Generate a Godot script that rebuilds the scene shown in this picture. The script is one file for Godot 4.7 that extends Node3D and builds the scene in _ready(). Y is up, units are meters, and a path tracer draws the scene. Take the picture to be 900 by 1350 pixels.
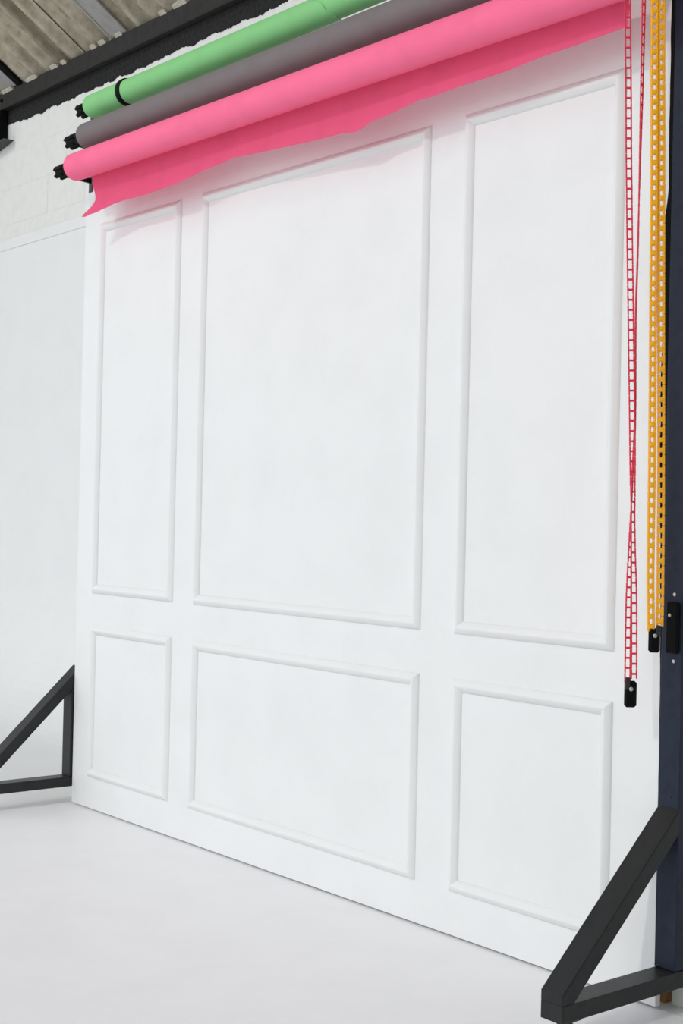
extends Node3D
# A white panelled studio flat on timber braces, three paper backdrop rolls above it, loop chains at its right end.

var M := {}
var taken := {}
var rng := RandomNumberGenerator.new()
var box_cache := {}

# ------------------------------------------------------------------ helpers: scene tree
func numbered(called: String) -> String:
	if not taken.has(called):
		taken[called] = 0
		return called
	taken[called] += 1
	return "%s_%03d" % [called, taken[called]]

func thing(called: String, label: String, category: String, at := Vector3.ZERO, group := "") -> Node3D:
	var o := Node3D.new()
	o.name = numbered(called)
	add_child(o, true)
	o.position = at
	o.set_meta("label", label)
	o.set_meta("category", category)
	if group != "":
		o.set_meta("group", group)
	return o

func part(called: String, mesh: Mesh, mat: Material, parent: Node3D, at := Transform3D.IDENTITY) -> MeshInstance3D:
	var o := MeshInstance3D.new()
	o.name = called
	o.mesh = mesh
	o.material_override = mat
	o.transform = at
	o.cast_shadow = GeometryInstance3D.SHADOW_CASTING_SETTING_ON
	parent.add_child(o, true)
	return o

func struct(called: String, mesh: Mesh, mat: Material, label: String, category: String, at := Transform3D.IDENTITY) -> MeshInstance3D:
	var o := part(called, mesh, mat, self, at)
	o.set_meta("kind", "structure")
	o.set_meta("label", label)
	o.set_meta("category", category)
	return o

func T(p: Vector3, b := Basis.IDENTITY) -> Transform3D:
	return Transform3D(b, p)

# ------------------------------------------------------------------ helpers: meshes
func tri(st: SurfaceTool, a: Vector3, b: Vector3, c: Vector3, out: Vector3) -> void:
	# clockwise seen from the side that "out" points to
	if (b - a).cross(c - a).dot(out) > 0.0:
		var t := b
		b = c
		c = t
	st.add_vertex(a)
	st.add_vertex(b)
	st.add_vertex(c)

func quad(st: SurfaceTool, a: Vector3, b: Vector3, c: Vector3, d: Vector3, out: Vector3) -> void:
	tri(st, a, b, c, out)
	tri(st, a, c, d, out)

func begin(smooth := false) -> SurfaceTool:
	var st := SurfaceTool.new()
	st.begin(Mesh.PRIMITIVE_TRIANGLES)
	st.set_smooth_group(0 if smooth else 4294967295)
	return st

func finish(st: SurfaceTool) -> ArrayMesh:
	st.generate_normals()
	return st.commit()

func add_box(st: SurfaceTool, c: Vector3, s: Vector3, e: float) -> void:
	# a box with chamfered edges
	var h := s * 0.5
	var axes := [Vector3.RIGHT, Vector3.UP, Vector3.BACK]
	for i in 3:
		var j := (i + 1) % 3
		var k := (i + 2) % 3
		for sg in [-1.0, 1.0]:
			var n: Vector3 = axes[i] * sg
			var m: Vector3 = c + n * h[i]
			var u: Vector3 = axes[j] * (h[j] - e)
			var v: Vector3 = axes[k] * (h[k] - e)
			quad(st, m - u - v, m + u - v, m + u + v, m - u + v, n)
			if e > 0.0:
				for sj in [-1.0, 1.0]:
					# edge between face i,sg and face j,sj
					var a: Vector3 = c + n * h[i] + axes[j] * (h[j] - e) * sj
					var b: Vector3 = c + n * (h[i] - e) + axes[j] * h[j] * sj
					quad(st, a - v, a + v, b + v, b - v, n + axes[j] * sj)
	if e > 0.0:
		for sx in [-1.0, 1.0]:
			for sy in [-1.0, 1.0]:
				for sz in [-1.0, 1.0]:
					var s3 := Vector3(sx, sy, sz)
					var p := Vector3(h.x - e, h.y - e, h.z - e) * s3
					tri(st, c + p + Vector3(e * sx, 0, 0), c + p + Vector3(0, e * sy, 0), c + p + Vector3(0, 0, e * sz), s3)

func box(s: Vector3, e := 0.0) -> ArrayMesh:
	var key := [s, e]
	if not box_cache.has(key):
		var st := begin()
		add_box(st, Vector3.ZERO, s, e)
		box_cache[key] = finish(st)
	return box_cache[key]

func span(a: Vector3, b: Vector3, e := 0.0) -> Array:
	# mesh and place of a box between two corners
	return [box((b - a).abs(), e), T((a + b) * 0.5)]

func prism(poly: PackedVector2Array, x0: float, x1: float, e := 0.0) -> ArrayMesh:
	# polygon given as (z, y), extruded along x, with chamfered rims
	var st := begin()
	var inner := poly
	if e > 0.0:
		var shr := Geometry2D.offset_polygon(poly, -e, Geometry2D.JOIN_MITER)
		if shr.size() == 1 and shr[0].size() == poly.size():
			# bring the offset polygon to the same starting corner
			var best := 0
			for k in poly.size():
				if shr[0][k].distance_to(poly[0]) < shr[0][best].distance_to(poly[0]):
					best = k
			var flip := Geometry2D.is_polygon_clockwise(shr[0]) != Geometry2D.is_polygon_clockwise(poly)
			inner = PackedVector2Array()
			for k in poly.size():
				inner.append(shr[0][posmod(best - k if flip else best + k, poly.size())])
		else:
			e = 0.0
	var ids := Geometry2D.triangulate_polygon(inner)
	var P := func(q: Vector2, x: float) -> Vector3: return Vector3(x, q.y, q.x)
	for k in range(0, ids.size(), 3):
		for w in [[x0, -1.0], [x1, 1.0]]:
			tri(st, P.call(inner[ids[k]], w[0]), P.call(inner[ids[k + 1]], w[0]), P.call(inner[ids[k + 2]], w[0]), Vector3(w[1], 0, 0))
	var turn := -1.0 if Geometry2D.is_polygon_clockwise(poly) else 1.0
	for k in poly.size():
		var a := poly[k]
		var b := poly[(k + 1) % poly.size()]
		var ia := inner[k]
		var ib := inner[(k + 1) % poly.size()]
		var d := (b - a).normalized()
		var out := Vector3(0, -d.x, d.y) * turn
		quad(st, P.call(a, x0 + e), P.call(b, x0 + e), P.call(b, x1 - e), P.call(a, x1 - e), out)
		if e > 0.0:
			quad(st, P.call(a, x0 + e), P.call(b, x0 + e), P.call(ib, x0), P.call(ia, x0), out + Vector3(-1, 0, 0))
			quad(st, P.call(a, x1 - e), P.call(b, x1 - e), P.call(ib, x1), P.call(ia, x1), out + Vector3(1, 0, 0))
	return finish(st)

func plate(poly: PackedVector2Array, z0: float, z1: float) -> ArrayMesh:
	# polygon given as (x, y), extruded along z
	var st := begin()
	var ids := Geometry2D.triangulate_polygon(poly)
	for k in range(0, ids.size(), 3):
		for w in [[z0, -1.0], [z1, 1.0]]:
			var q := []
			for m in 3:
				q.append(Vector3(poly[ids[k + m]].x, poly[ids[k + m]].y, w[0]))
			tri(st, q[0], q[1], q[2], Vector3(0, 0, w[1]))
	var turn := -1.0 if Geometry2D.is_polygon_clockwise(poly) else 1.0
	for k in poly.size():
		var a := poly[k]
		var b := poly[(k + 1) % poly.size()]
		var d := (b - a).normalized()
		quad(st, Vector3(a.x, a.y, z0), Vector3(b.x, b.y, z0), Vector3(b.x, b.y, z1), Vector3(a.x, a.y, z1), Vector3(d.y, -d.x, 0) * turn)
	return finish(st)

func lathe(profile: Array, sides := 32) -> ArrayMesh:
	# profile of Vector2(x along the axis, radius), turned about the x axis
	var st := begin(true)
	for k in profile.size() - 1:
		var p: Vector2 = profile[k]
		var q: Vector2 = profile[k + 1]
		var flat: bool = absf(p.x - q.x) < 1e-6 or absf(p.y - q.y) > 2.0 * absf(p.x - q.x)
		st.set_smooth_group(4294967295 if flat else 0)
		for m in sides:
			var a := TAU * m / sides
			var b := TAU * (m + 1) / sides
			var ca := Vector3(0, cos(a), sin(a))
			var cb := Vector3(0, cos(b), sin(b))
			var n := (q - p).orthogonal()
			var out := Vector3(-n.x, 0, 0) + (ca + cb) * 0.5 * -n.y
			out = Vector3(n.x, 0, 0) + (ca + cb) * 0.5 * n.y
			if out.length() < 1e-9:
				continue
			var A := ca * p.y + Vector3(p.x, 0, 0)
			var B := cb * p.y + Vector3(p.x, 0, 0)
			var D := ca * q.y + Vector3(q.x, 0, 0)
			var E := cb * q.y + Vector3(q.x, 0, 0)
			# profiles run from low x to high x over the outside: outward is to their left
			var dx := q.x - p.x
			var dr := q.y - p.y
			var o2 := Vector3(-dr, 0, 0) + (ca + cb) * 0.5 * dx
			if p.y > 1e-6:
				tri(st, A, B, E if q.y > 1e-6 else D, o2)
			if q.y > 1e-6:
				tri(st, A, E, D, o2)
	return finish(st)

# ------------------------------------------------------------------ helpers: materials
func noise_tex(freq: float, seed_value: int, colors: Array, offs: Array, as_normal := false, bump := 2.0, kind := FastNoiseLite.TYPE_SIMPLEX_SMOOTH, size := 512) -> NoiseTexture2D:
	var n := FastNoiseLite.new()
	n.seed = seed_value
	n.frequency = freq
	n.noise_type = kind
	n.fractal_octaves = 4
	var t := NoiseTexture2D.new()
	t.width = size
	t.height = size
	t.seamless = true
	t.noise = n
	if as_normal:
		t.as_normal_map = true
		t.bump_strength = bump
	else:
		var g := Gradient.new()
		g.colors = PackedColorArray(colors)
		g.offsets = PackedFloat32Array(offs)
		t.color_ramp = g
	return t

func paint(c: Color, rough: float, spec := 0.5, vary := 0.0, tile := 1.0, bump := 0.0, bump_tile := 4.0, seed_value := 1) -> StandardMaterial3D:
	var m := StandardMaterial3D.new()
	m.albedo_color = c
	m.roughness = rough
	m.metallic_specular = spec
	if vary > 0.0 or bump > 0.0:
		m.uv1_triplanar = true
		m.uv1_world_triplanar = true
		m.uv1_scale = Vector3.ONE * tile
	if vary > 0.0:
		var lo := 1.0 - vary
		m.albedo_texture = noise_tex(0.012, seed_value, [Color(lo, lo, lo), Color(1, 1, 1), Color(1, 1, 1)], [0.0, 0.55, 1.0])
	if bump > 0.0:
		m.normal_enabled = true
		m.normal_scale = bump
		m.normal_texture = noise_tex(0.03, seed_value + 7, [], [], true, bump_tile)
	return m

func materials() -> void:
	M.panel = paint(Color(0.915, 0.92, 0.915), 0.55, 0.4, 0.012, 0.5, 0.05, 3.0, 3)
	M.floor = paint(Color(0.965, 0.962, 0.966), 0.45, 0.4, 0.01, 0.5, 0.03, 2.0, 5)
	M.cove = paint(Color(0.915, 0.92, 0.918), 0.7, 0.3, 0.008, 0.4, 0.0, 2.0, 8)
	M.block = paint(Color(0.905, 0.91, 0.895), 0.75, 0.3, 0.02, 1.6, 0.2, 5.0, 11)
	M.dark_wall = paint(Color(0.30, 0.30, 0.31), 0.8, 0.3)
	M.hall = paint(Color(0.88, 0.88, 0.87), 0.8, 0.3)
	M.yard = paint(Color(0.88, 0.88, 0.87), 0.9, 0.3)
	M.timber = paint(Color(0.135, 0.14, 0.145), 0.42, 0.4, 0.15, 3.0, 0.15, 3.0, 21)
	M.gloss = paint(Color(0.165, 0.19, 0.245), 0.3, 0.25, 0.1, 3.0, 0.1, 2.0, 24)
	M.edge = paint(Color(0.07, 0.07, 0.075), 0.8, 0.2)
	M.steel = paint(Color(0.17, 0.175, 0.165), 0.6, 0.35, 0.2, 2.0, 0.2, 3.0, 31)
	M.black_wash = paint(Color(0.19, 0.19, 0.19), 0.85, 0.2, 0.2, 5.0, 0.0, 2.0, 33)
	M.plastic = paint(Color(0.055, 0.055, 0.06), 0.55, 0.2)
	M.dark_metal = paint(Color(0.14, 0.14, 0.15), 0.5, 0.5)
	M.screw = paint(Color(0.75, 0.75, 0.72), 0.35, 0.5)
	M.screw.metallic = 0.7
	M.red = paint(Color(0.90, 0.20, 0.31), 0.45, 0.5)
	M.yellow = paint(Color(1.0, 0.72, 0.12), 0.45, 0.5)
	M.green = paint(Color(0.54, 0.80, 0.53), 0.75, 0.3, 0.03, 1.2, 0.0, 2.0, 41)
	M.grey = paint(Color(0.49, 0.46, 0.46), 0.8, 0.3, 0.04, 1.2, 0.0, 2.0, 43)
	M.pink = paint(Color(1.0, 0.46, 0.61), 0.75, 0.3, 0.03, 1.0, 0.0, 2.0, 45)
	M.sheet = paint(Color(1.0, 0.44, 0.60), 0.8, 0.3, 0.03, 1.0, 0.0, 2.0, 45)
	M.sheet.cull_mode = BaseMaterial3D.CULL_DISABLED
	M.sheet.backlight_enabled = true
	M.sheet.backlight = Color(1.0, 0.86, 0.90)
	M.label = paint(Color(0.86, 0.88, 0.84), 0.7, 0.3)
	M.wood = paint(Color(0.70, 0.52, 0.33), 0.8, 0.3, 0.15, 6.0, 0.0, 2.0, 51)
	M.mortar = paint(Color(0.74, 0.72, 0.66), 0.9, 0.2)
	M.rubber = paint(Color(0.12, 0.12, 0.13), 0.7, 0.3)
	# fibre cement roof sheets: brown grey with blotches; vertex colour carries the damp stains
	var r := StandardMaterial3D.new()
	r.vertex_color_use_as_albedo = true
	r.roughness = 0.9
	r.metallic_specular = 0.2
	r.uv1_triplanar = true
	r.uv1_world_triplanar = true
	r.uv1_scale = Vector3.ONE * 1.3
	r.albedo_texture = noise_tex(0.02, 61, [Color(0.58, 0.54, 0.47), Color(0.70, 0.67, 0.59), Color(0.79, 0.76, 0.69)], [0.15, 0.5, 0.9])
	r.normal_enabled = true
	r.normal_scale = 0.5
	r.normal_texture = noise_tex(0.08, 63, [], [], true, 4.0)
	M.roof = r
	M.zinc = paint(Color(0.62, 0.61, 0.60), 0.55, 0.5, 0.15, 2.0, 0.0, 2.0, 65)

# ------------------------------------------------------------------ builders
func moulding_frame(parent: Node3D, x0: float, x1: float, y0: float, y1: float) -> void:
	var f := Node3D.new()
	f.name = "moulding_frame"
	parent.add_child(f, true)
	var mid := Vector3((x0 + x1) / 2, (y0 + y1) / 2, 0)
	f.position = mid
	# cross-section: distance in from the outer edge, height off the board
	var prof := [Vector2(0.0, 0.0), Vector2(0.0008, 0.0028), Vector2(0.006, 0.0072), Vector2(0.012, 0.0118), Vector2(0.016, 0.0138), Vector2(0.018, 0.0142), Vector2(0.020, 0.0138), Vector2(0.024, 0.0118), Vector2(0.030, 0.0072), Vector2(0.0352, 0.0028), Vector2(0.036, 0.0)]
	var w := (x1 - x0) / 2
	var h := (y1 - y0) / 2
	for side in 4:
		var st := begin(true)
		for k in prof.size() - 1:
			var a: Vector2 = prof[k]
			var b: Vector2 = prof[k + 1]
			var q := []
			for e in [[a, -1.0], [a, 1.0], [b, 1.0], [b, -1.0]]:
				var d: Vector2 = e[0]
				var s: float = e[1]
				var p := Vector3.ZERO
				match side:
					0: p = Vector3(s * (w - d.x), h - d.x, d.y)
					1: p = Vector3(s * (w - d.x), -h + d.x, d.y)
					2: p = Vector3(-w + d.x, s * (h - d.x), d.y)
					3: p = Vector3(w - d.x, s * (h - d.x), d.y)
				q.append(p)
			var inn: Vector3 = [Vector3.DOWN, Vector3.UP, Vector3.RIGHT, Vector3.LEFT][side]
			var t := b - a
			quad(st, q[0], q[1], q[2], q[3], Vector3.BACK * t.x - inn * t.y)
		part("moulding", finish(st), M.panel, f)

func screw(parent: Node3D, at: Vector3, r := 0.005) -> void:
	var m := lathe([Vector2(0, r), Vector2(0.0012, r * 0.92), Vector2(0.002, r * 0.5), Vector2(0.0022, 0.0)], 12)
	part("screw", m, M.screw, parent, T(at, Basis(Vector3.UP, -PI / 2)))

func brace(parent: Node3D, x0: float, x1: float, rise: float, upright: bool) -> void:
	var f := Node3D.new()
	f.name = "brace"
	parent.add_child(f, true)
	f.position = Vector3((x0 + x1) / 2, 0.066, 0.0)
	var hw := (x1 - x0) / 2
	var L := 0.395
	var y := 0.0
	part("base_bar", prism(PackedVector2Array([Vector2(-0.05, y), Vector2(L, y), Vector2(L, y + 0.038), Vector2(-0.05, y + 0.038)]), -hw, hw, 0.002), M.timber, f)
	var top := rise - 0.066
	var z0 := 0.0105
	var slope := (top - 0.060) / (L - z0)
	var drop := 0.056
	var zl := L - (0.038 + 0.0005 - (0.060 - drop)) / slope
	var zt := -0.028 if upright else z0
	var rt := top + slope * (z0 - zt)
	part("diagonal", prism(PackedVector2Array([Vector2(L, y + 0.0385), Vector2(L, 0.060), Vector2(zt, rt), Vector2(zt, rt - drop), Vector2(zl, y + 0.0385)]), -hw, hw, 0.002), M.timber, f)
	if upright:
		part("upright", prism(PackedVector2Array([Vector2(-0.028, 0.0385), Vector2(0.0100, 0.0385), Vector2(0.0100, top - drop - 0.001), Vector2(-0.028, rt - drop - 0.001)]), -hw, hw, 0.002), M.timber, f)
	for z in [0.355]:
		part("caster_plate", box(Vector3(0.05, 0.005, 0.06), 0.001), M.dark_metal, f, T(Vector3(0, -0.0027, z)))
		var fork := begin()
		add_box(fork, Vector3(-0.012, -0.022, z - 0.004), Vector3(0.003, 0.034, 0.022), 0.001)
		add_box(fork, Vector3(0.012, -0.022, z - 0.004), Vector3(0.003, 0.034, 0.022), 0.001)
		add_box(fork, Vector3(0, -0.0065, z - 0.004), Vector3(0.027, 0.003, 0.022), 0.001)
		part("caster_fork", finish(fork), M.dark_metal, f)
		part("caster_wheel", lathe([Vector2(-0.009, 0.0), Vector2(-0.009, 0.022), Vector2(-0.006, 0.026), Vector2(0.006, 0.026), Vector2(0.009, 0.022), Vector2(0.009, 0.0)], 24), M.rubber, f, T(Vector3(0, -0.040, z - 0.012)))

func roll_body(r: float, x0: float, x1: float, core := 0.024) -> ArrayMesh:
	var st := begin(true)
	var n := 48
	for m in n:
		var a := TAU * m / n
		var b := TAU * (m + 1) / n
		var ca := Vector3(0, cos(a), sin(a))
		var cb := Vector3(0, cos(b), sin(b))
		var X0 := Vector3(x0, 0, 0)
		var X1 := Vector3(x1, 0, 0)
		st.set_smooth_group(0)
		quad(st, X0 + ca * r, X0 + cb * r, X1 + cb * r, X1 + ca * r, ca + cb)
		st.set_smooth_group(1)
		quad(st, X0 + ca * r, X0 + cb * r, X0 + cb * core, X0 + ca * core, Vector3.LEFT)
		quad(st, X1 + ca * r, X1 + cb * r, X1 + cb * core, X1 + ca * core, Vector3.RIGHT)
		st.set_smooth_group(2)
		quad(st, X0 + ca * core, X0 + cb * core, X1 + cb * core, X1 + ca * core, -ca - cb)
	return finish(st)

func expander(s: float, len: float) -> ArrayMesh:
	# ribbed black plug: tapers out of the core into a lobed knob (s = -1 sticks out to the left)
	var st := begin(false)
	var rings := [[-0.05, 0.021, 0.0], [0.0, 0.022, 0.0], [0.25 * len, 0.021, 0.002], [0.5 * len, 0.019, 0.003], [0.55 * len, 0.023, 0.004], [0.9 * len, 0.024, 0.005], [len, 0.020, 0.005]]
	var n := 40
	var pts := []
	for R in rings:
		var row := []
		for m in n:
			var a := TAU * m / n
			var lobes: float = signf(cos(5.0 * a + 0.4)) * R[2]
			row.append(Vector3(s * R[0], cos(a) * (R[1] + lobes), sin(a) * (R[1] + lobes)))
		pts.append(row)
	for k in pts.size() - 1:
		for m in n:
			var m2 := (m + 1) % n
			quad(st, pts[k][m], pts[k][m2], pts[k + 1][m2], pts[k + 1][m], Vector3(0, pts[k][m].y + pts[k][m2].y, pts[k][m].z + pts[k][m2].z))
	for m in n:
		tri(st, pts[-1][m], pts[-1][(m + 1) % n], Vector3(s * len, 0, 0), Vector3(s, 0, 0))
	return finish(st)

func bez(pts: Array, y: float) -> Vector3:
	# point of a hanging strand at height y; pts run downwards; smooth between them
	for k in pts.size() - 1:
		var a: Vector3 = pts[k]
		var b: Vector3 = pts[k + 1]
		if y <= a.y and y >= b.y:
			var t := (a.y - y) / (a.y - b.y)
			var p: Vector3 = pts[max(k - 1, 0)]
			var q: Vector3 = pts[min(k + 2, pts.size() - 1)]
			var r := a.cubic_interpolate(b, p, q, t)
			return Vector3(r.x, y, r.z)
	var e: Vector3 = pts[0] if y > pts[0].y else pts[-1]
	return Vector3(e.x, y, e.z)

func link_mesh(w: float, pitch: float, rail: float, rung: float, deep: float, twist := 0.0) -> ArrayMesh:
	var st := begin()
	for s in [-1.0, 1.0]:
		add_box(st, Vector3(s * (w - rail) / 2, 0, 0), Vector3(rail, pitch * 0.99, deep * 0.8), rail * 0.25)
	add_box(st, Vector3(0, 0, 0), Vector3(w - rail * 1.2, rung, deep), rung * 0.2)
	return finish(st)

func ramp(table: Array, y: float) -> float:
	# piecewise linear: table of [y, value], y falling
	for k in table.size() - 1:
		if y <= table[k][0] and y >= table[k + 1][0]:
			return lerpf(table[k][1], table[k + 1][1], (table[k][0] - y) / (table[k][0] - table[k + 1][0]))
	return table[0][1] if y > table[0][0] else table[-1][1]

func strand(parent: Node3D, mesh: Mesh, mat: Material, pts: Array, y_top: float, y_bottom: float, pitch: float, turns: Array) -> void:
	var y := y_top
	while y > y_bottom:
		var p := bez(pts, y)
		var d := (bez(pts, y + 0.01) - bez(pts, y - 0.01)).normalized()
		var ang := ramp(turns, y)
		var side := Vector3(cos(ang), 0, -sin(ang))
		var fwd := side.cross(d).normalized()
		var b := Basis(d.cross(fwd).normalized(), d, fwd)
		part("link", mesh, mat, parent, T(p - parent.position, b))
		y -= pitch

func loop_over(parent: Node3D, mesh: Mesh, mat: Material, a: Vector3, b: Vector3, n: int) -> void:
	# the links that run over the pulley from strand a to strand b
	var c := (a + b) / 2
	var u := (a - b) / 2
	for k in n:
		var t := PI * (k + 0.5) / n
		var r := u.length()
		var p := c + u * cos(t) + Vector3.UP * r * sin(t)
		var d := (-u.normalized() * sin(t) + Vector3.UP * cos(t)).normalized()
		var side := u.normalized().cross(Vector3.UP).normalized()
		part("link", mesh, mat, parent, T(p - parent.position, Basis(side, d, side.cross(d).normalized())))

func chain_weight(parent: Node3D, at: Vector3, s: Vector3, turn: float) -> void:
	var w := part("weight", box(s, 0.005), M.plastic, parent, T(at - parent.position, Basis(Vector3.UP, turn)))
	part("lip", box(Vector3(s.x * 0.42, s.y * 0.45, s.z * 0.5), 0.002), M.dark_metal, w, T(Vector3(-s.x * 0.29 if s.x > 0.026 else s.x * 0.29, s.y * 0.4, s.z * 0.35)))
	var m := lathe([Vector2(0, 0.0048), Vector2(0.0012, 0.0045), Vector2(0.002, 0.0025), Vector2(0.0022, 0.0)], 14)
	part("screw", m, M.screw, w, T(Vector3(0, s.y * 0.2, s.z / 2), Basis(Vector3.UP, -PI / 2)))

func ragged(x0: float, x1: float, n: int, base: Callable, amp: float, seed_value: int) -> PackedVector2Array:
	var noise := FastNoiseLite.new()
	noise.seed = seed_value
	noise.frequency = 3.0
	noise.fractal_octaves = 5
	var out := PackedVector2Array()
	for k in n + 1:
		var x := lerpf(x0, x1, float(k) / n)
		out.append(Vector2(x, base.call(x) + noise.get_noise_1d(x * 2.0) * amp + noise.get_noise_1d(x * 14.0) * amp * 0.45 + noise.get_noise_1d(x * 60.0) * amp * 0.5))
	return out

# ------------------------------------------------------------------ the scene
func _ready() -> void:
	rng.seed = 20
	# camera
	var cam := Camera3D.new()
	cam.name = "camera"
	cam.fov = 40.08
	cam.near = 0.05
	cam.position = Vector3(4.8511, 1.1203, 2.6500)
	cam.rotation_order = EULER_ORDER_YXZ
	cam.rotation = Vector3(deg_to_rad(0.323), deg_to_rad(50.754), deg_to_rad(1.343))
	add_child(cam)
	cam.current = true
	# sky: bright thin overcast
	var sky_mat := ProceduralSkyMaterial.new()
	sky_mat.sky_top_color = Color(0.95, 0.97, 1.0)
	sky_mat.sky_horizon_color = Color(0.99, 0.99, 1.0)
	sky_mat.ground_bottom_color = Color(0.45, 0.45, 0.45)
	sky_mat.ground_horizon_color = Color(0.75, 0.76, 0.78)
	sky_mat.sky_energy_multiplier = 1.0
	sky_mat.sun_angle_max = 1.0
	var sky := Sky.new()
	sky.sky_material = sky_mat
	var env := Environment.new()
	env.background_mode = Environment.BG_SKY
	env.sky = sky
	env.background_energy_multiplier = 3.05
	env.tonemap_mode = Environment.TONE_MAPPER_LINEAR
	env.tonemap_exposure = 0.45
	env.sdfgi_enabled = true
	env.ssao_enabled = true
	env.ssil_enabled = true
	var we := WorldEnvironment.new()
	we.name = "environment"
	we.environment = env
	add_child(we)
	# veiled sun through the glazed front bay, a little from the right
	var sun := DirectionalLight3D.new()
	sun.name = "sun"
	sun.light_energy = 0.36
	sun.light_color = Color(1.0, 0.985, 0.955)
	sun.light_angular_distance = 1.6
	sun.shadow_enabled = true
	add_child(sun)
	var el := deg_to_rad(32.0)
	var az := deg_to_rad(11.0)
	sun.look_at_from_position(Vector3(sin(az) * cos(el), sin(el), cos(az) * cos(el)) * 10.0, Vector3.ZERO)

	materials()
	build_hall()
	build_flat()
	build_rolls()
	build_chains()
	build_small()

func build_hall() -> void:
	var s: Array
	s = span(Vector3(-5.2, -0.2, -1.4), Vector3(9.2, -0.004, 7.2))
	struct("floor", s[0], M.floor, "white painted studio floor running under everything", "floor", s[1])
	# edge of the white floor sheet shows as a fine line left of the flat
	var sh := thing("floor_sheet", "smooth white sheet covering the floor in front of the panelled flat", "floor sheet", Vector3(3.0, -0.004, 3.0))
	sh.set_meta("kind", "structure")
	part("sheet", box(Vector3(6.07, 0.004, 6.03), 0.0012), M.floor, sh, T(Vector3(0.0, 0.0021, 0.0)))
	# back wall with its painted blocks
	var wall := thing("wall_back", "white painted blockwork wall above the cove at the back", "wall", Vector3(0, 0, -1.2))
	wall.set_meta("kind", "structure")
	s = span(Vector3(-5.2, -0.2, -0.2), Vector3(9.2, 3.72, -0.0014))
	part("wall_core", s[0], M.block, wall, s[1])
	var bx := begin()
	var meshes := []
	for v in 3:
		var st := begin()
		add_box(st, Vector3.ZERO, Vector3(0.438 + 0.001 * v, 0.2135, 0.02), 0.0014 + 0.0004 * v)
		meshes.append(finish(st))
	for row in 5:
		var yc := 2.775 + 0.222 * (row + 0.0) - 0.0
		for k in 12:
			var xc := -4.0 + 0.446 * k + (0.223 if row % 2 == 1 else 0.0)
			part("block", meshes[rng.randi() % 3], M.block, wall, T(Vector3(xc, yc - 0.002, -0.0095 + rng.randf_range(-0.0006, 0.0008)), Basis(Vector3.BACK, rng.randf_range(-0.002, 0.002))))
	# painted black band along the wall head with a brushed lower edge
	var band := ragged(-5.1, 3.0, 900, func(x: float) -> float: return 3.502 + (0.012 if x < -3.05 else 0.0), 0.016, 5)
	band.append(Vector2(3.0, 3.68))
	band.append(Vector2(-5.1, 3.68))
	part("black_paint", plate(band, 0.0008, 0.0024), M.black_wash, wall)
	# side and front walls: closed below, glazed bay open above the front wall
	s = span(Vector3(-5.4, -0.2, -1.4), Vector3(-5.2, 5.5, 1.2))
	struct("wall_left", s[0], M.hall, "white side wall beyond the left edge", "wall", s[1])
	s = span(Vector3(9.2, -0.2, -1.4), Vector3(9.4, 9.2, 7.2))
	struct("wall_right", s[0], M.dark_wall, "dark grey side wall beyond the right edge", "wall", s[1])
	s = span(Vector3(-5.4, -0.2, 7.2), Vector3(9.4, 0.3, 7.4))
	struct("wall_front", s[0], M.hall, "low white wall under the open bay behind the camera", "wall", s[1])
	s = span(Vector3(-40, -0.6, 7.4), Vector3(40, -0.21, 80))
	struct("ground", s[0], M.yard, "grey concrete yard outside the open bay", "ground", s[1])
	# infinity cove: profile (z, y) swept along x
	var cove := PackedVector2Array()
	var R := 0.62
	cove.append(Vector2(-1.1945, 2.787))
	cove.append(Vector2(-1.168, 2.787))
	cove.append(Vector2(-1.168, R))
	for k in range(1, 17):
		var a := PI / 2 * k / 16
		cove.append(Vector2(-1.168 + R * (1 - cos(a)), 0.0 + R * (1 - sin(a)) - 0.0037))
	cove.append(Vector2(1.5, -0.0038))
	cove.append(Vector2(1.5, -0.0039))
	cove.append(Vector2(-1.1945, -0.0039))
	var cv := thing("infinity_cove", "tall smooth white cove curving into the floor behind the panelled flat", "cove", Vector3(0, 0, 0))
	part("curved_sheet", prism(cove, -5.15, 5.0), M.cove, cv)
	s = span(Vector3(-5.15, 2.724, -1.1677), Vector3(5.0, 2.7865, -1.1625), 0.0015)
	part("top_batten", s[0], M.cove, cv, s[1])
	# steel beam carrying the eaves
	var beam := thing("steel_beam", "long black steel beam along the top of the white back wall", "beam", Vector3(0, 3.6, -1.15))
	s = span(Vector3(-5.15, 0.0, -0.045), Vector3(5.5, 0.102, 0.0), 0.004)
	part("web", s[0], M.steel, beam, s[1])
	part("bolt", lathe([Vector2(0, 0.014), Vector2(0.008, 0.014), Vector2(0.008, 0.0)], 6), M.edge, beam, T(Vector3(-3.20, 0.055, 0.0), Basis(Vector3.UP, -PI / 2)))
	var hn := thing("rafter_bracket", "black steel bracket under the beam at the upper left", "bracket", Vector3(-3.5, 3.4, -1.195))
	s = span(Vector3(-0.5, 0.0, 0.003), Vector3(0.300, 0.195, 0.06), 0.006)
	part("haunch", s[0], M.edge, hn, s[1])
	part("foot_plate", plate(PackedVector2Array([Vector2(-0.5, -0.035), Vector2(0.20, -0.030), Vector2(0.36, -0.006), Vector2(0.40, -0.001), Vector2(-0.5, -0.001)]), 0.002, 0.075), M.dark_metal, hn)
	# roof of corrugated sheets rising towards the camera
	var roof := thing("ceiling", "corrugated brown grey cement roof rising from the black beam", "ceiling", Vector3(0, 3.712, -1.19))
	roof.set_meta("kind", "structure")
	var slope := deg_to_rad(33.0)
	var up := Vector3(0, sin(slope), cos(slope))
	var nrm := Vector3(0, -cos(slope), sin(slope))   # underside
	var edges := [-5.2, -3.97, -2.97, -2.24, -1.79, -0.7, 0.35, 1.4, 2.45, 3.5, 4.55, 5.6, 6.65, 7.7, 9.2]
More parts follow.
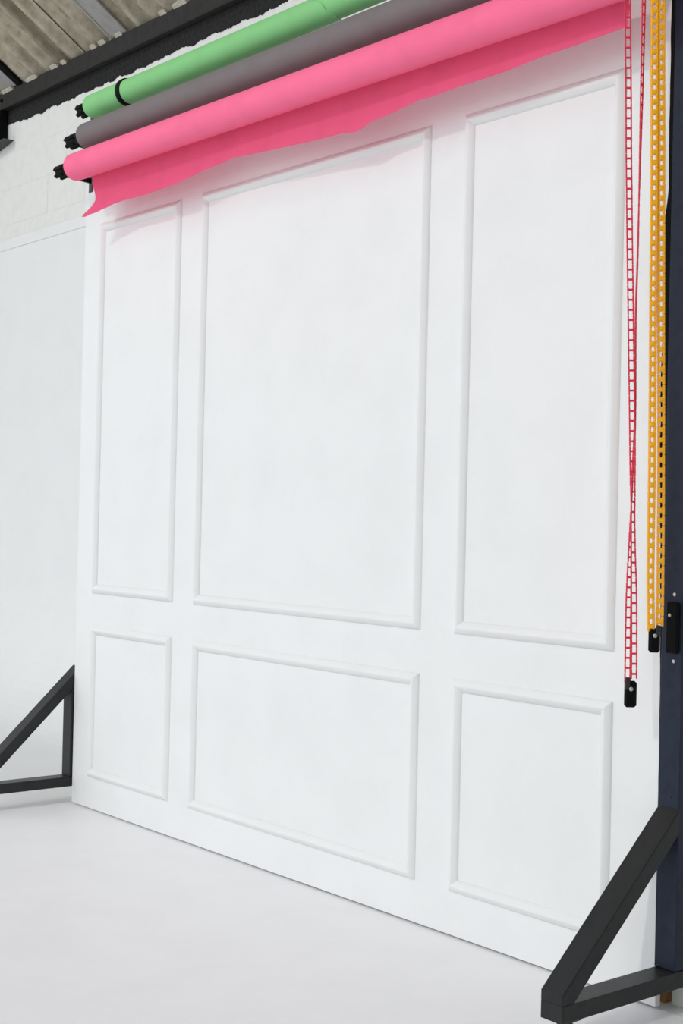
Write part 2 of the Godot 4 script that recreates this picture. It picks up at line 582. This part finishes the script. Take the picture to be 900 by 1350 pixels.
	var stain := FastNoiseLite.new()
	stain.seed = 9
	stain.frequency = 2.2
	stain.fractal_octaves = 4
	for k in edges.size() - 1:
		part("roof_sheet", roof_sheet(edges[k], edges[k + 1] + 0.05, up, nrm, (k % 2) * 0.009, stain), M.roof, roof)
	# flat joint cover strips and a dark gutter bar that run up the slope
	roof_strip(roof, "cover_strip", -1.870, -1.715, 0.028, 0.006, up, nrm, M.zinc)
	roof_strip(roof, "strip_rib", -1.876, -1.862, 0.034, 0.012, up, nrm, M.zinc)
	roof_strip(roof, "strip_rib", -1.722, -1.708, 0.034, 0.012, up, nrm, M.zinc)
	roof_strip(roof, "cover_strip", -3.16, -2.985, 0.026, 0.006, up, nrm, M.zinc)
	roof_strip(roof, "dark_bar", -2.985, -2.93, 0.04, 0.02, up, nrm, M.edge)
	# crumbs of pale mortar packed between the corrugations and the beam
	for q in [[-2.80, 0.14], [-2.52, 0.08], [-2.40, 0.05], [-2.06, 0.06], [-1.96, 0.07], [-1.79, 0.07], [-1.34, 0.06], [-1.18, 0.12], [-0.93, 0.1], [-3.12, 0.14]]:
		part("mortar", mortar(q[1]), M.mortar, roof, T(Vector3(q[0], rng.randf_range(-0.010, -0.004), 0.040)))

func roof_sheet(x0: float, x1: float, up: Vector3, nrm: Vector3, lift: float, stain: FastNoiseLite) -> ArrayMesh:
	var st := begin(true)
	var nx := int((x1 - x0) / 0.0146)
	var nz := 26
	var L := 5.2
	var P := func(i: int, j: int) -> Vector3:
		var x := lerpf(x0, x1, float(i) / nx)
		var u := fposmod(x / 0.146, 1.0)
		var c := cos(TAU * u)
		var prof := 0.017 * signf(c) * pow(absf(c), 0.6)
		var d := pow(float(j) / nz, 2.2) * L
		return Vector3(x, 0, 0) + up * d + nrm * (prof - lift + 0.0)
	var C := func(p: Vector3) -> Color:
		var d := p.dot(up)
		var n := stain.get_noise_2d(p.x * 3.0, d * 0.7)
		var damp := clampf((n + 0.05) * 2.2, 0.0, 1.0) * 0.28
		var run: float = exp(-pow((p.x + 2.43 + 0.02 * sin(d * 9.0)) / 0.055, 2.0)) * clampf(1.4 - d, 0.0, 1.0)
		damp = clampf(damp + run * 0.62, 0.0, 0.75)
		return Color(1, 1, 1).lerp(Color(0.22, 0.19, 0.15), damp)
	for i in nx:
		for j in nz:
			var q := [P.call(i, j), P.call(i + 1, j), P.call(i + 1, j + 1), P.call(i, j + 1)]
			for w in [[0, 1, 2], [0, 2, 3]]:
				var a: Vector3 = q[w[0]]
				var b: Vector3 = q[w[1]]
				var c: Vector3 = q[w[2]]
				if (b - a).cross(c - a).dot(nrm) > 0.0:
					var t := b
					b = c
					c = t
				for v in [a, b, c]:
					st.set_color(C.call(v))
					st.add_vertex(v)
	# the weather side, plain and a little above, gives the sheet thickness
	var o := -nrm * 0.03
	st.set_smooth_group(3)
	st.set_color(Color(1, 1, 1))
	var A := Vector3(x0, 0, 0) + o
	var B := Vector3(x1, 0, 0) + o
	quad(st, A, B, B + up * L, A + up * L, -nrm)
	return finish(st)

func roof_strip(roof: Node3D, called: String, x0: float, x1: float, off: float, thick: float, up: Vector3, nrm: Vector3, mat: Material) -> void:
	var b := Basis(Vector3.RIGHT, nrm.cross(Vector3.RIGHT).normalized(), nrm)
	if b.y.dot(up) < 0.0:
		b = Basis(Vector3.LEFT, up, nrm)
	b = Basis(up.cross(nrm).normalized(), up, nrm)
	part(called, box(Vector3(x1 - x0, 5.1, thick), 0.002), mat, roof, T(Vector3((x0 + x1) / 2, 0, 0) + up * 2.58 + nrm * (off - thick / 2), b))

func mortar(w: float) -> ArrayMesh:
	var st := begin(false)
	var n := 8
	var rows := []
	for k in n + 1:
		var t := float(k) / n
		var x := (t - 0.5) * w
		var h := 0.003 + 0.009 * sin(PI * t) * rng.randf_range(0.4, 1.0)
		rows.append([Vector3(x, -0.012, 0.0), Vector3(x, -0.004 + h * 0.4, 0.008 + rng.randf_range(0, 0.006)), Vector3(x, h, 0.012 + rng.randf_range(0, 0.01)), Vector3(x, h * 0.9, -0.012)])
	for k in n:
		var a: Array = rows[k]
		var b: Array = rows[k + 1]
		quad(st, a[0], b[0], b[1], a[1], Vector3(0, 0, 1))
		quad(st, a[1], b[1], b[2], a[2], Vector3(0, 0.2, 1))
		quad(st, a[2], b[2], b[3], a[3], Vector3(0, 1, 0))
		quad(st, a[3], b[3], b[0], a[0], Vector3(0, 0, -1))
	for e in [[rows[0], Vector3.LEFT], [rows[n], Vector3.RIGHT]]:
		quad(st, e[0][0], e[0][1], e[0][2], e[0][3], e[1])
	return finish(st)

func build_flat() -> void:
	var s: Array
	var flat := thing("panelled_flat", "large white panelled studio wall with six moulded frames on black braces", "wall panel", Vector3(1.4, 0, 0))
	var ox := -1.4
	s = span(Vector3(ox, 0.0065, -0.018), Vector3(ox + 2.80, 2.40, 0.0), 0.0012)
	part("board", s[0], M.panel, flat, s[1])
	var xs := [0.1232, 0.6895, 0.8204, 1.9673, 2.1024, 2.6560]
	var ys := [2.2267, 0.8193, 0.6994, 0.1239]
	for k in 3:
		moulding_frame(flat, xs[2 * k] + ox, xs[2 * k + 1] + ox, ys[1], ys[0])
		moulding_frame(flat, xs[2 * k] + ox, xs[2 * k + 1] + ox, ys[3], ys[2])
	# timber frame behind the board
	for x in [0.0, 0.92, 1.85]:
		s = span(Vector3(ox + x + 0.004, 0.05, -0.0565), Vector3(ox + x + 0.067, 2.395, -0.0185), 0.002)
		part("stud", s[0], M.timber, flat, s[1])
	for y in [0.072, 1.2, 2.357]:
		s = span(Vector3(ox + 0.004, y, -0.0950), Vector3(ox + 2.79, y + 0.038, -0.0570), 0.002)
		part("rail", s[0], M.timber, flat, s[1])
	# the painted black margin at the right end of the board, with an uneven edge
	var edge := PackedVector2Array()
	var nn := FastNoiseLite.new()
	nn.seed = 4
	nn.frequency = 6.0
	nn.fractal_octaves = 4
	var n := 160
	for k in n + 1:
		var y := lerpf(0.106, 2.399, float(k) / n)
		var x := 2.7955 + 0.0025 * nn.get_noise_1d(y) - 0.018 * smoothstep(0.6, 1.5, y) - 0.003 * smoothstep(1.9, 2.3, y)
		x += 0.010 * smoothstep(1.82, 1.92, y)
		if y > 0.118 and y < 0.178:
			x += 0.013
		edge.append(Vector2(ox + minf(x, 2.7995), y))
	edge.append(Vector2(ox + 2.8, 2.399))
	edge.append(Vector2(ox + 2.8, 0.106))
	part("black_margin", plate(edge, 0.0004, 0.0014), M.edge, flat)
	# the post at the right end
	s = span(Vector3(ox + 2.8015, 0.1045, -0.056), Vector3(ox + 2.862, 2.42, 0.010), 0.002)
	var post := part("post", s[0], M.gloss, flat, s[1])
	for y in [0.555, 0.50]:
		part("bolt", lathe([Vector2(0, 0.0035), Vector2(0.0012, 0.003), Vector2(0.0014, 0.0)], 12), M.steel, post, T(Vector3(0.006, y - 1.262, 0.033), Basis(Vector3.UP, -PI / 2)))
	brace(flat, ox + 2.8025, ox + 2.8655, 0.476, false)
	brace(flat, ox - 0.0665, ox - 0.0035, 0.492, true)
	# chain guide screwed to the post
	var g := part("chain_guide", box(Vector3(0.033, 0.118, 0.014), 0.004), M.plastic, flat, T(Vector3(ox + 2.8395, 0.891, 0.0172)))
	screw(g, Vector3(-0.004, 0.028, 0.0071), 0.0045)
	screw(flat, Vector3(ox + 2.8375, 0.9665, 0.0101), 0.0045)
	screw(flat, Vector3(ox + 2.8385, 0.813, 0.0101), 0.0045)

func build_rolls() -> void:
	# three rolls on stepped hooks: green above and behind, grey, pink in front and lowest
	var specs := [
		{"name": "green", "z": 0.05, "y": 2.662, "r": 0.0415, "x0": 0.125, "tip": 0.098, "m": M.green, "label": "pale green paper backdrop roll with black band, topmost of the three", "tilt": -0.006},
		{"name": "grey", "z": 0.10, "y": 2.530, "r": 0.048, "x0": 0.178, "tip": 0.140, "m": M.grey, "label": "grey paper backdrop roll between the green and pink rolls", "tilt": -0.008},
		{"name": "pink", "z": 0.15, "y": 2.404, "r": 0.0502, "x0": 0.186, "tip": 0.130, "m": M.pink, "label": "bright pink paper backdrop roll with a torn sheet hanging down", "tilt": -0.011}]
	for q in specs:
		var t := thing("backdrop_roll", q.label, "paper roll", Vector3(q.x0, q.y, q.z), "paper backdrop rolls above the flat")
		t.rotation.z = q.tilt
		var L: float = 2.765 - q.x0
		part("paper", roll_body(q.r, 0.0, L), q.m, t)
		part("expander", expander(-1.0, q.tip), M.plastic, t)
		part("expander", expander(1.0, 0.046), M.plastic, t, T(Vector3(L, 0, 0), Basis.from_scale(Vector3(1.0, 0.66, 0.66))))
		if q.name == "green":
			part("band", band_ring(q.r + 0.0032, 0.026), M.plastic, t, T(Vector3(0.255, 0, 0), Basis(Vector3.UP, 0.10)))
			# the outer turns of paper end at the right in a torn edge
			part("torn_layer", torn_layer(q.r + 0.0030, 1.40), q.m, t, T(Vector3(0.0, 0, 0)))
			part("tape", box(Vector3(0.03, 0.004, 0.012), 0.001), M.edge, t, T(Vector3(0.022, q.r + 0.004, 0.0)))
		if q.name == "pink":
			part("hanging_sheet", hanging_sheet(q), M.sheet, t)
	# hook plates at both ends
	for e in [[0.038, "black stepped hook bracket at the left end of the rolls", 1.0], [2.7795, "black stepped hook bracket at the right end of the rolls", -1.0]]:
		var h := thing("hook_bracket", e[1], "bracket", Vector3(e[0], 2.36, 0.0), "hook brackets that carry the rolls")
		var zf := 0.0006 if e[2] > 0.0 else 0.0022
		var b := span(Vector3(-0.0065 if e[2] < 0.0 else -0.0125, 0.0, zf), Vector3(0.0065 if e[2] < 0.0 else 0.0125, 0.325, zf + 0.004), 0.0008)
		part("back_plate", b[0], M.dark_metal, h, b[1])
		for q in specs:
			var yy: float = q.y - 2.36 + 0.010 + (q.tilt * 2.7 if e[0] > 1.0 else 0.0)
			var zz: float = q.z
			# a straight arm from the plate into the end of the plug
			var arm := PackedVector2Array([Vector2(zf + 0.004, yy - 0.020), Vector2(zz - 0.021, yy - 0.012), Vector2(zz - 0.021, yy + 0.006), Vector2(zf + 0.004, yy - 0.002)])
			part("hook", prism(arm, -0.006, 0.006), M.plastic, h)

func band_ring(r: float, w: float) -> ArrayMesh:
	return lathe([Vector2(-w / 2, r), Vector2(-w / 2 + 0.001, r + 0.004), Vector2(-w * 0.15, r + 0.0055), Vector2(w * 0.15, r + 0.0055), Vector2(w / 2 - 0.001, r + 0.004), Vector2(w / 2, r)], 40)

func torn_layer(r: float, L: float) -> ArrayMesh:
	# loose outer turns whose right edge is torn
	var st := begin(true)
	var n := 64
	var nz := FastNoiseLite.new()
	nz.seed = 14
	nz.frequency = 1.5
	var X := func(a: float) -> float:
		# angle 0 is up, PI / 2 faces the room; the tear runs further right underneath
		return L + 0.07 * smoothstep(0.9, 2.2, a) - 0.07 * smoothstep(2.8, 5.5, a) + 0.012 * nz.get_noise_2d(cos(a) * 1.2, sin(a) * 1.2) + 0.006 * sin(5.0 * a)
	for m in n:
		var a := TAU * m / n
		var b := TAU * (m + 1) / n
		var ca := Vector3(0, cos(a), sin(a))
		var cb := Vector3(0, cos(b), sin(b))
		var A := Vector3(X.call(a), 0, 0)
		var B := Vector3(X.call(b), 0, 0)
		var O := Vector3(0.0006, 0, 0)
		st.set_smooth_group(0)
		quad(st, O + ca * r, O + cb * r, B + cb * r, A + ca * r, ca + cb)
		st.set_smooth_group(1)
		quad(st, A + ca * r, B + cb * r, B + cb * (r - 0.0034), A + ca * (r - 0.0034), Vector3.RIGHT)
		st.set_smooth_group(2)
		quad(st, O + ca * r, O + cb * r, O + cb * (r - 0.0034), O + ca * (r - 0.0034), Vector3.LEFT)
	return finish(st)

func hanging_sheet(q: Dictionary) -> ArrayMesh:
	# the free end of the pink paper: leaves the back of the roll, hangs, ends in a ragged cut
	var bottom := [[0.188, 2.219], [0.204, 2.216], [0.23, 2.222], [0.295, 2.227], [0.36, 2.238], [0.425, 2.240], [0.582, 2.236], [0.794, 2.240], [0.933, 2.255], [1.109, 2.265], [1.288, 2.254], [1.509, 2.242], [1.689, 2.234], [1.748, 2.226], [1.789, 2.231], [1.803, 2.242], [1.899, 2.247], [2.014, 2.260], [2.05, 2.257], [2.163, 2.262], [2.348, 2.262], [2.467, 2.270], [2.735, 2.276]]
	var lefts := [[2.41, 0.221], [2.345, 0.2225], [2.30, 0.250], [2.275, 0.262], [2.255, 0.254], [2.238, 0.236], [2.225, 0.216], [2.21, 0.204]]
	var at := func(tab: Array, v: float) -> float:
		for k in tab.size() - 1:
			var lo: float = minf(tab[k][0], tab[k + 1][0])
			var hi: float = maxf(tab[k][0], tab[k + 1][0])
			if v >= lo and v <= hi:
				return lerpf(tab[k][1], tab[k + 1][1], (v - tab[k][0]) / (tab[k + 1][0] - tab[k][0]))
		return tab[0][1] if absf(v - tab[0][0]) < absf(v - tab[-1][0]) else tab[-1][1]
	var nz := FastNoiseLite.new()
	nz.seed = 77
	nz.frequency = 1.3
	nz.fractal_octaves = 3
	var r: float = q.r + 0.0006
	var nx := 150
	var ny := 16
	var P := []
	for i in nx + 1:
		var col := []
		var fx := pow(float(i) / nx, 1.25)
		var xb := lerpf(0.188, 2.735, fx)
		var yb: float = at.call(bottom, xb)
		for j in ny + 1:
			var v := float(j) / ny
			var ytop: float = q.y + q.tilt * (xb - q.x0)
			var y := lerpf(ytop, yb, v)
			# left edge is pinched in half way down
			var xl: float = at.call(lefts, y)
			var xr := 2.735 + 0.010 * v
			var x := lerpf(xl, xr, fx)
			var low := smoothstep(0.35, 1.0, v)
			var z: float = q.z - r + 0.012 * low * low + 0.006 * nz.get_noise_2d(x * 1.3, y * 3.0) * low
			# the crumpled left corner curls towards the room
			z += 0.030 * exp(-(x - 0.19) / 0.06) * low * low
			# one crease at the middle
			z += 0.006 * exp(-pow((x - 1.165 - (y - 2.27) * 0.55) / 0.012, 2.0)) * smoothstep(0.45, 0.9, v)
			z += 0.004 * exp(-pow((x - 0.33) / 0.02, 2.0)) * smoothstep(0.5, 0.9, v)
			col.append(Vector3(x, y, z))
		P.append(col)
	var inv := Transform3D(Basis(Vector3.BACK, q.tilt), Vector3(q.x0, q.y, q.z)).affine_inverse()
	var st := begin(true)
	for i in nx:
		for j in ny:
			quad(st, inv * P[i][j], inv * P[i + 1][j], inv * P[i + 1][j + 1], inv * P[i][j + 1], Vector3.BACK)
	return finish(st)

func build_chains() -> void:
	var turn := 0.886     # the angle at which a flat chain faces the room diagonally
	var redA := [Vector3(2.7899, 2.365, 0.1684), Vector3(2.7906, 2.3279, 0.1676), Vector3(2.7949, 2.1046, 0.1624), Vector3(2.7991, 1.8816, 0.1572), Vector3(2.8066, 1.5388, 0.148), Vector3(2.8134, 1.2135, 0.1397), Vector3(2.8154, 1.1108, 0.1373), Vector3(2.8192, 0.9398, 0.1326), Vector3(2.8214, 0.7603, 0.1299)]
	var redB := [Vector3(2.8062, 2.365, 0.1295), Vector3(2.8062, 2.3333, 0.1295), Vector3(2.8062, 2.1436, 0.1296), Vector3(2.8059, 2.0056, 0.1299), Vector3(2.8057, 1.8677, 0.1302), Vector3(2.8055, 1.7299, 0.1305), Vector3(2.8047, 1.5922, 0.1314), Vector3(2.807, 1.3514, 0.1286), Vector3(2.8049, 1.231, 0.1312), Vector3(2.8039, 1.1106, 0.1324), Vector3(2.8036, 0.9388, 0.1328), Vector3(2.8045, 0.7586, 0.1317)]
	var pitch := 0.0228
	var red := thing("loop_chain", "long red plastic ladder chain hanging in front of the panel, black weight below", "chain", Vector3(2.806, 2.34, 0.148), "loop chains beside the post")
	var m := link_mesh(0.0152, pitch, 0.0034, 0.0046, 0.0042)
	strand(red, m, M.red, redA, 2.362, 0.776, pitch, [[2.4, turn], [1.30, turn], [1.16, turn + 0.7], [1.05, turn + 0.5], [0.96, turn], [0.7, turn]])
	strand(red, m, M.red, redB, 2.351, 0.762, pitch, [[2.4, turn + 0.75], [2.1, turn + 0.98], [1.8, turn + 1.45], [1.2, turn + 1.57], [1.05, turn + 0.8], [0.95, turn + 0.2], [0.7, turn]])
	loop_over(red, m, M.red, redA[0] + Vector3(0, 0.01, 0), redB[0] + Vector3(0, 0.01, 0), 3)
	chain_weight(red, Vector3(2.8135, 0.7425, 0.1315), Vector3(0.0275, 0.060, 0.014), turn)
	var yelA := [Vector3(2.8235, 2.515, 0.1195), Vector3(2.8262, 2.331, 0.1168), Vector3(2.8308, 1.9699, 0.1113), Vector3(2.834, 1.6263, 0.1074), Vector3(2.8372, 1.2832, 0.1035), Vector3(2.8388, 1.0089, 0.1014), Vector3(2.8412, 0.8805, 0.0986)]
	var yelB := [Vector3(2.8312, 2.515, 0.0840), Vector3(2.8326, 2.42, 0.0950), Vector3(2.8338, 2.3329, 0.1013), Vector3(2.8385, 1.9713, 0.0955), Vector3(2.8428, 1.6274, 0.0902), Vector3(2.8476, 1.2839, 0.0843), Vector3(2.8504, 1.0093, 0.0809), Vector3(2.8509, 0.8978, 0.0804)]
	var yel := thing("loop_chain", "thick yellow plastic ladder chain hanging against the black post", "chain", Vector3(2.832, 2.50, 0.102), "loop chains beside the post")
	var my := link_mesh(0.0166, pitch, 0.0052, 0.0110, 0.0115)
	strand(yel, my, M.yellow, yelA, 2.515, 0.885, pitch, [[2.4, turn], [0.7, turn]])
	strand(yel, my, M.yellow, yelB, 2.504, 0.905, pitch, [[2.4, turn + 0.1], [0.7, turn - 0.1]])
	loop_over(yel, my, M.yellow, yelA[0] + Vector3(0, 0.01, 0), yelB[0] + Vector3(0, 0.01, 0), 3)
	chain_weight(yel, Vector3(2.8462, 0.865, 0.0925), Vector3(0.0255, 0.055, 0.016), turn)

func build_small() -> void:
	# packing under the right end of the flat
	var a := thing("packing_block", "small brown wood packing block under the black post", "wood block", Vector3(2.752, -0.0035, -0.090))
	var s := span(Vector3(-0.025, 0.0, -0.025), Vector3(0.027, 0.062, 0.025), 0.002)
	part("block", s[0], M.wood, a, s[1])
	var b := thing("packing_block", "small white block beside the wood packing under the post", "block", Vector3(2.822, -0.0035, -0.090))
	s = span(Vector3(-0.030, 0.0, -0.02), Vector3(0.03, 0.062, 0.02), 0.002)
	part("block", s[0], M.label, b, s[1])
